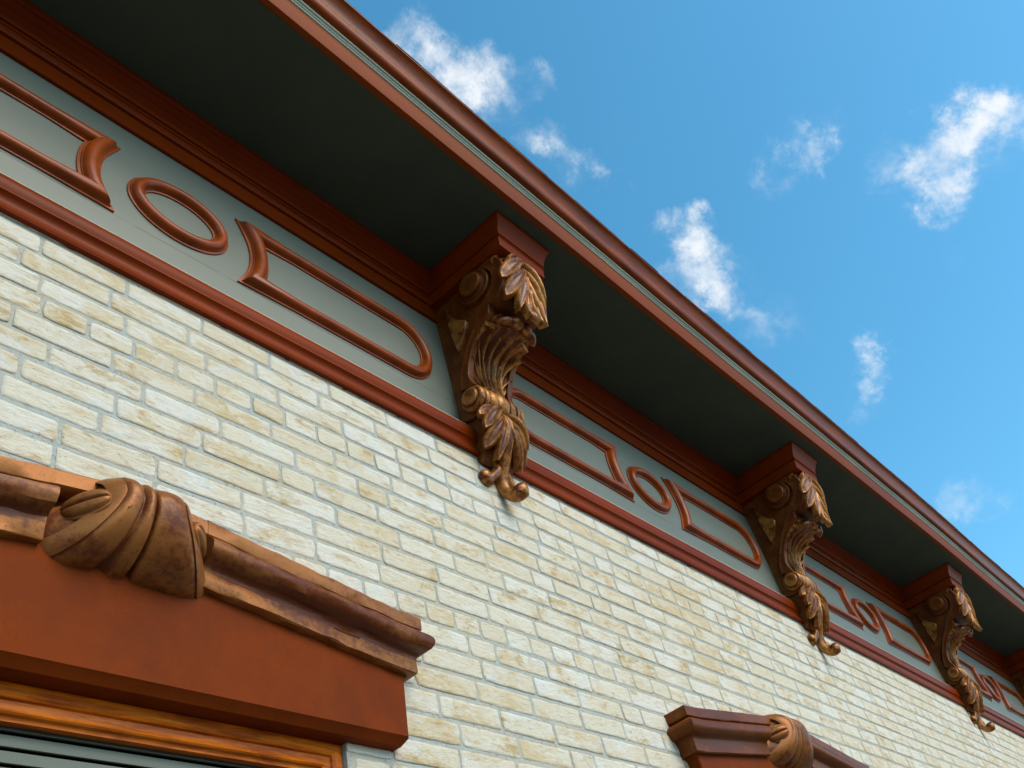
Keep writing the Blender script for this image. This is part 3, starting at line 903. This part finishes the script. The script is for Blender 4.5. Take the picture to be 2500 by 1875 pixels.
# ------------------------------------------------------------------ windows with bronze hoods
ZPK = 1.090                         # underside of the hood moulding at its peak
SLOPE = 0.125
HPROF = [(-.01, 0.0), (.060, 0.0), (.0635, .003), (.064, .030), (.0645, .033), (.065, .039), (.067, .046), (.072, .051), (.083, .054), (.093, .060), (.0995, .069), (.1015, .079), (.0995, .089), (.093, .097),
         (.084, .1012), (.075, .1022), (.0735, .107), (.079, .109), (.082, .112), (.083, .142), (.080, .146), (.068, .149), (-.01, .150)]
def make_window(cx, worn):
    root = empty('window', (cx, BY, CAMZ), bld)
    gm = M['hood_gold'] if worn else M['hood_smooth']
    tm = M['hood_torus'] if worn else M['hood_smooth']
    # hood moulding
    hx = .665
    for s in (-1, 1):
        rings = []
        for i in range(15):
            x0_ = .150 if s > 0 else .172
            x = x0_ + (hx - x0_) * i / 14
            zz = ZPK - SLOPE * x
            jit = .0018 if worn else .0005
            rings.append([(s * x, -d + random.uniform(-jit, jit), zz + z + random.uniform(-jit, jit)) for d, z in HPROF])
        rings.append([(s * (hx + max(0, d)), -d, ZPK - SLOPE * (hx + d * .5) + z) for d, z in HPROF])
        rings.append([(s * (hx + max(0, d)), .012, ZPK - SLOPE * (hx + d * .5) + z) for d, z in HPROF])
        v = [p for r in rings for p in r]; n = len(HPROF); f = []
        fm = []
        for i in range(len(rings) - 1):
            for j in range(n):
                k = (j + 1) % n
                f.append((i * n + j, i * n + k, (i + 1) * n + k, (i + 1) * n + j))
        f.append(tuple(range(n)))
        me_o = link_mesh('hood_moulding', v, f, [gm, tm], root, smooth=35)
        for p in me_o.data.polygons:
            c = p.center
            rel = c.z - (ZPK - SLOPE * min(abs(c.x), hx))
            p.material_index = 1 if .033 < rel < .104 else 0
    # the top fillet and the backing run on behind the keystone
    mb = MB()
    xs = [-.18 + .36 * i / 12 for i in range(13)]
    mb.loft([[(x, -d, ZPK - SLOPE * abs(x) + z) for d, z in ((-.005, .002), (.030, .002), (.036, .05), (.034, .104), (.0735, .1065), (.0815, .112), (.0825, .141), (.0795, .1455), (.068, .1485), (-.005, .1495))] for x in xs])
    mb.build('hood_fillet', gm, root, smooth=35)
    # lintel slab
    mb = MB()
    lt, lb = ZPK + .012, .852
    tz = lambda x: lt - SLOPE * abs(x)
    def slab(d0, pts):
        return [(x, -d0, z) for x, z in pts]
    ob = [(-.688, lb), (.688, lb), (.700, tz(.70) - .02), (.712, tz(.712) - .012), (.712, tz(.712)), (0, tz(0)), (-.712, tz(.712)), (-.712, tz(.712) - .012), (-.700, tz(.70) - .02)]
    ib = [(-.676, lb - .014), (.676, lb - .014)] + ob[2:]
    sh = lambda P, e: [(x * (1 - e), z + (0 if i > 1 else 0)) for i, (x, z) in enumerate(P)]
    n = len(ob)
    mb.loft([[(x, .06, z) for x, z in ib], [(x, -.028, z) for x, z in ib], [(x, -.041, z) for x, z in ob], [(x * .9955, -.045, z + (.003 if i < 2 else 0)) for i, (x, z) in enumerate(ob)]])
    mb.build('lintel', M['lintel'], root, smooth=30)
    # keystone: strapped scroll that wraps the moulding
    mb = MB()
    d0, z0 = .022, ZPK + .078
    nth, rings = 30, []
    us = [-1, -.99, -.95, -.88, -.78, -.66, -.54, -.46, -.42, -.38, -.34, -.28, -.22, -.16, -.11, -.07, -.04, -.015, .015, .05, .10, .2, .35, .5, .65, .78, .88, .95, .99, 1]
    def rad(th):
        up, out, dn = .074, .120, .124
        a, b = (up, out) if th < math.pi / 2 else (dn, out)
        return 1 / math.sqrt((math.cos(th) / a) ** 2 + (math.sin(th) / b) ** 2)
    def half(th):
        if th < math.pi / 2:
            return .062 + .030 * (1 - max(0, th) / (math.pi / 2)) ** 1.5
        q = th / (math.pi / 2) - 1
        return .062 + .100 * q ** 1.25
    def relief(u):
        h = -.010 * math.exp(-((u + .40) / .07) ** 2)          # crease beside the rib
        h += .004 * math.exp(-((u + .21) / .10) ** 2)          # rib
        h -= .014 * math.exp(-((u + .02) / .035) ** 2)         # deep groove
        h += .005 * math.cos(min(1, max(0, abs(u - .52) / .5)) * math.pi / 2)
        h += .005 * math.cos(min(1, max(0, abs(u + .72) / .3)) * math.pi / 2)
        h -= .006 * max(0, abs(u) - .9) / .1
        return h
    side = ((.975, .002), (.95, .008), (.79, .028), (.76, .029), (.745, .018), (.70, .021), (.36, .064), (.03, .082))
    for i in range(nth + 1):
        th = -.30 + (math.pi + .30) * i / nth
        ring = []
        R0, H = rad(th), half(th)
        for u in us:
            r = R0 + relief(u) * min(1, .35 + max(0, th) / 1.2) + random.uniform(-.0006, .0006)
            ring.append((u * H, -(d0 + r * math.sin(th)), z0 + r * math.cos(th)))
        for rf, uf in side:
            ring.append((uf + H, -(d0 + R0 * rf * math.sin(th)), z0 + R0 * rf * math.cos(th)))
        for rf, uf in side[::-1]:
            ring.append((-uf - H, -(d0 + R0 * rf * math.sin(th)), z0 + R0 * rf * math.cos(th)))
        rings.append(ring)
    mb.loft(rings)
    mb.build('keystone_scroll', M['hood_gold'], root, smooth=50)
    for s in (-1, 1):
        # seed pod lying in the mouth of the scroll
        mb = MB()
        rings = []
        po = Vector((s * .78, -.62, 0)).normalized(); pa = Vector((-s * .62, -.78, .16)).normalized(); pc = po.cross(pa)
        cen = Vector((s * .116, -(d0 + .071), z0 - .024))
        for i in range(17):
            ph = math.pi * i / 16
            rr = max(.02, math.sin(ph))
            ring = []
            for k in range(48):
                q = 2 * math.pi * k / 48
                ac, out = math.cos(q), math.sin(q)
                fl = 1 - .40 * max(0, math.cos(ac * 2.5 * math.pi)) ** 2 if out > 0 else 1
                ring.append(tuple(cen + pa * (-.046 * math.cos(ph)) + pc * (.031 * ac * rr ** .8) + po * (.019 * out * rr ** .7 * fl)))
            rings.append(ring)
        mb.loft(rings)
        mb.build('seed_pod', M['hood_gold'], root, smooth=60)
    # casing
    path = [(-OPEN_HALF + .030, OPEN_BOT), (-OPEN_HALF + .030, OPEN_TOP - .006), (OPEN_HALF - .030, OPEN_TOP - .006), (OPEN_HALF - .030, OPEN_BOT)]
    cs = [(-.030, -.040), (-.030, -.016), (-.0285, -.012), (-.018, -.010), (-.010, -.010), (-.004, -.014), (-.002, -.0195), (.002, -.0205), (.010, -.0195), (.014, -.018), (.018, -.0155), (.021, -.018), (.023, -.0235), (.025, -.025), (.030, -.026), (.030, -.040)]
    cs = [(-s_, h) for s_, h in cs][::-1]
    n = len(path)
    mb = sweep(path, False, [(s_, h) for s_, h in cs])
    mb.build('casing', M['wood'], root, smooth=30)
    # louvred shutter inside the casing
    mb = MB()
    z = OPEN_TOP - .020
    hw = OPEN_HALF - .058
    while z > OPEN_BOT + .02:
        mb.loft([[(x, .046, z - .0195), (x, .048, z), (x, .055, z + .0015), (x, .052, z - .019)] for x in (-hw, hw)])
        z -= .0262
    mb.build('louvre_slats', M['slat'], root, smooth=20)
    mb = MB()
    for s in (-1, 1):
        mb.loft([[(s * x, y, zz) for x, y in ((hw + .002, .042), (hw + .030, .042), (hw + .030, .10), (hw + .002, .10))] for zz in (OPEN_BOT, OPEN_TOP - .02)])
    mb.loft([[(x, y, zz) for y, zz in ((.044, OPEN_TOP - .010), (.044, OPEN_TOP + .02), (.10, OPEN_TOP + .02), (.10, OPEN_TOP - .010))] for x in (-hw - .002, hw + .002)])
    mb.build('shutter_frame', M['slat'], root, smooth=20)
    mb = MB()
    mb.loft([[(x, .16, OPEN_BOT), (x, .16, OPEN_TOP + .04), (x, .17, OPEN_TOP + .04), (x, .17, OPEN_BOT)] for x in (-OPEN_HALF - .01, OPEN_HALF + .01)])
    mb.build('dark_back', M['dark'], root, smooth=20)  # near-black sheet: shade of the interior behind the slats put into its colour
    # sill
    mb = MB()
    mb.loft([[(x, y, zz) for y, zz in ((.10, OPEN_BOT - .09), (-.06, OPEN_BOT - .09), (-.06, OPEN_BOT - .02), (.10, OPEN_BOT - .001))] for x in (-.63, .63)])
    mb.build('sill', M['lintel'], root, smooth=20)
    return root
for i, cx in enumerate(WINDOWS):
    wn = make_window(cx, i == 0)
    wn['group'] = 'windows with bronze hoods'
    wn['label'] = ('window with wood casing under a worn, gold-flecked bronze hood', 'window under a smooth dark brown hood')[i]
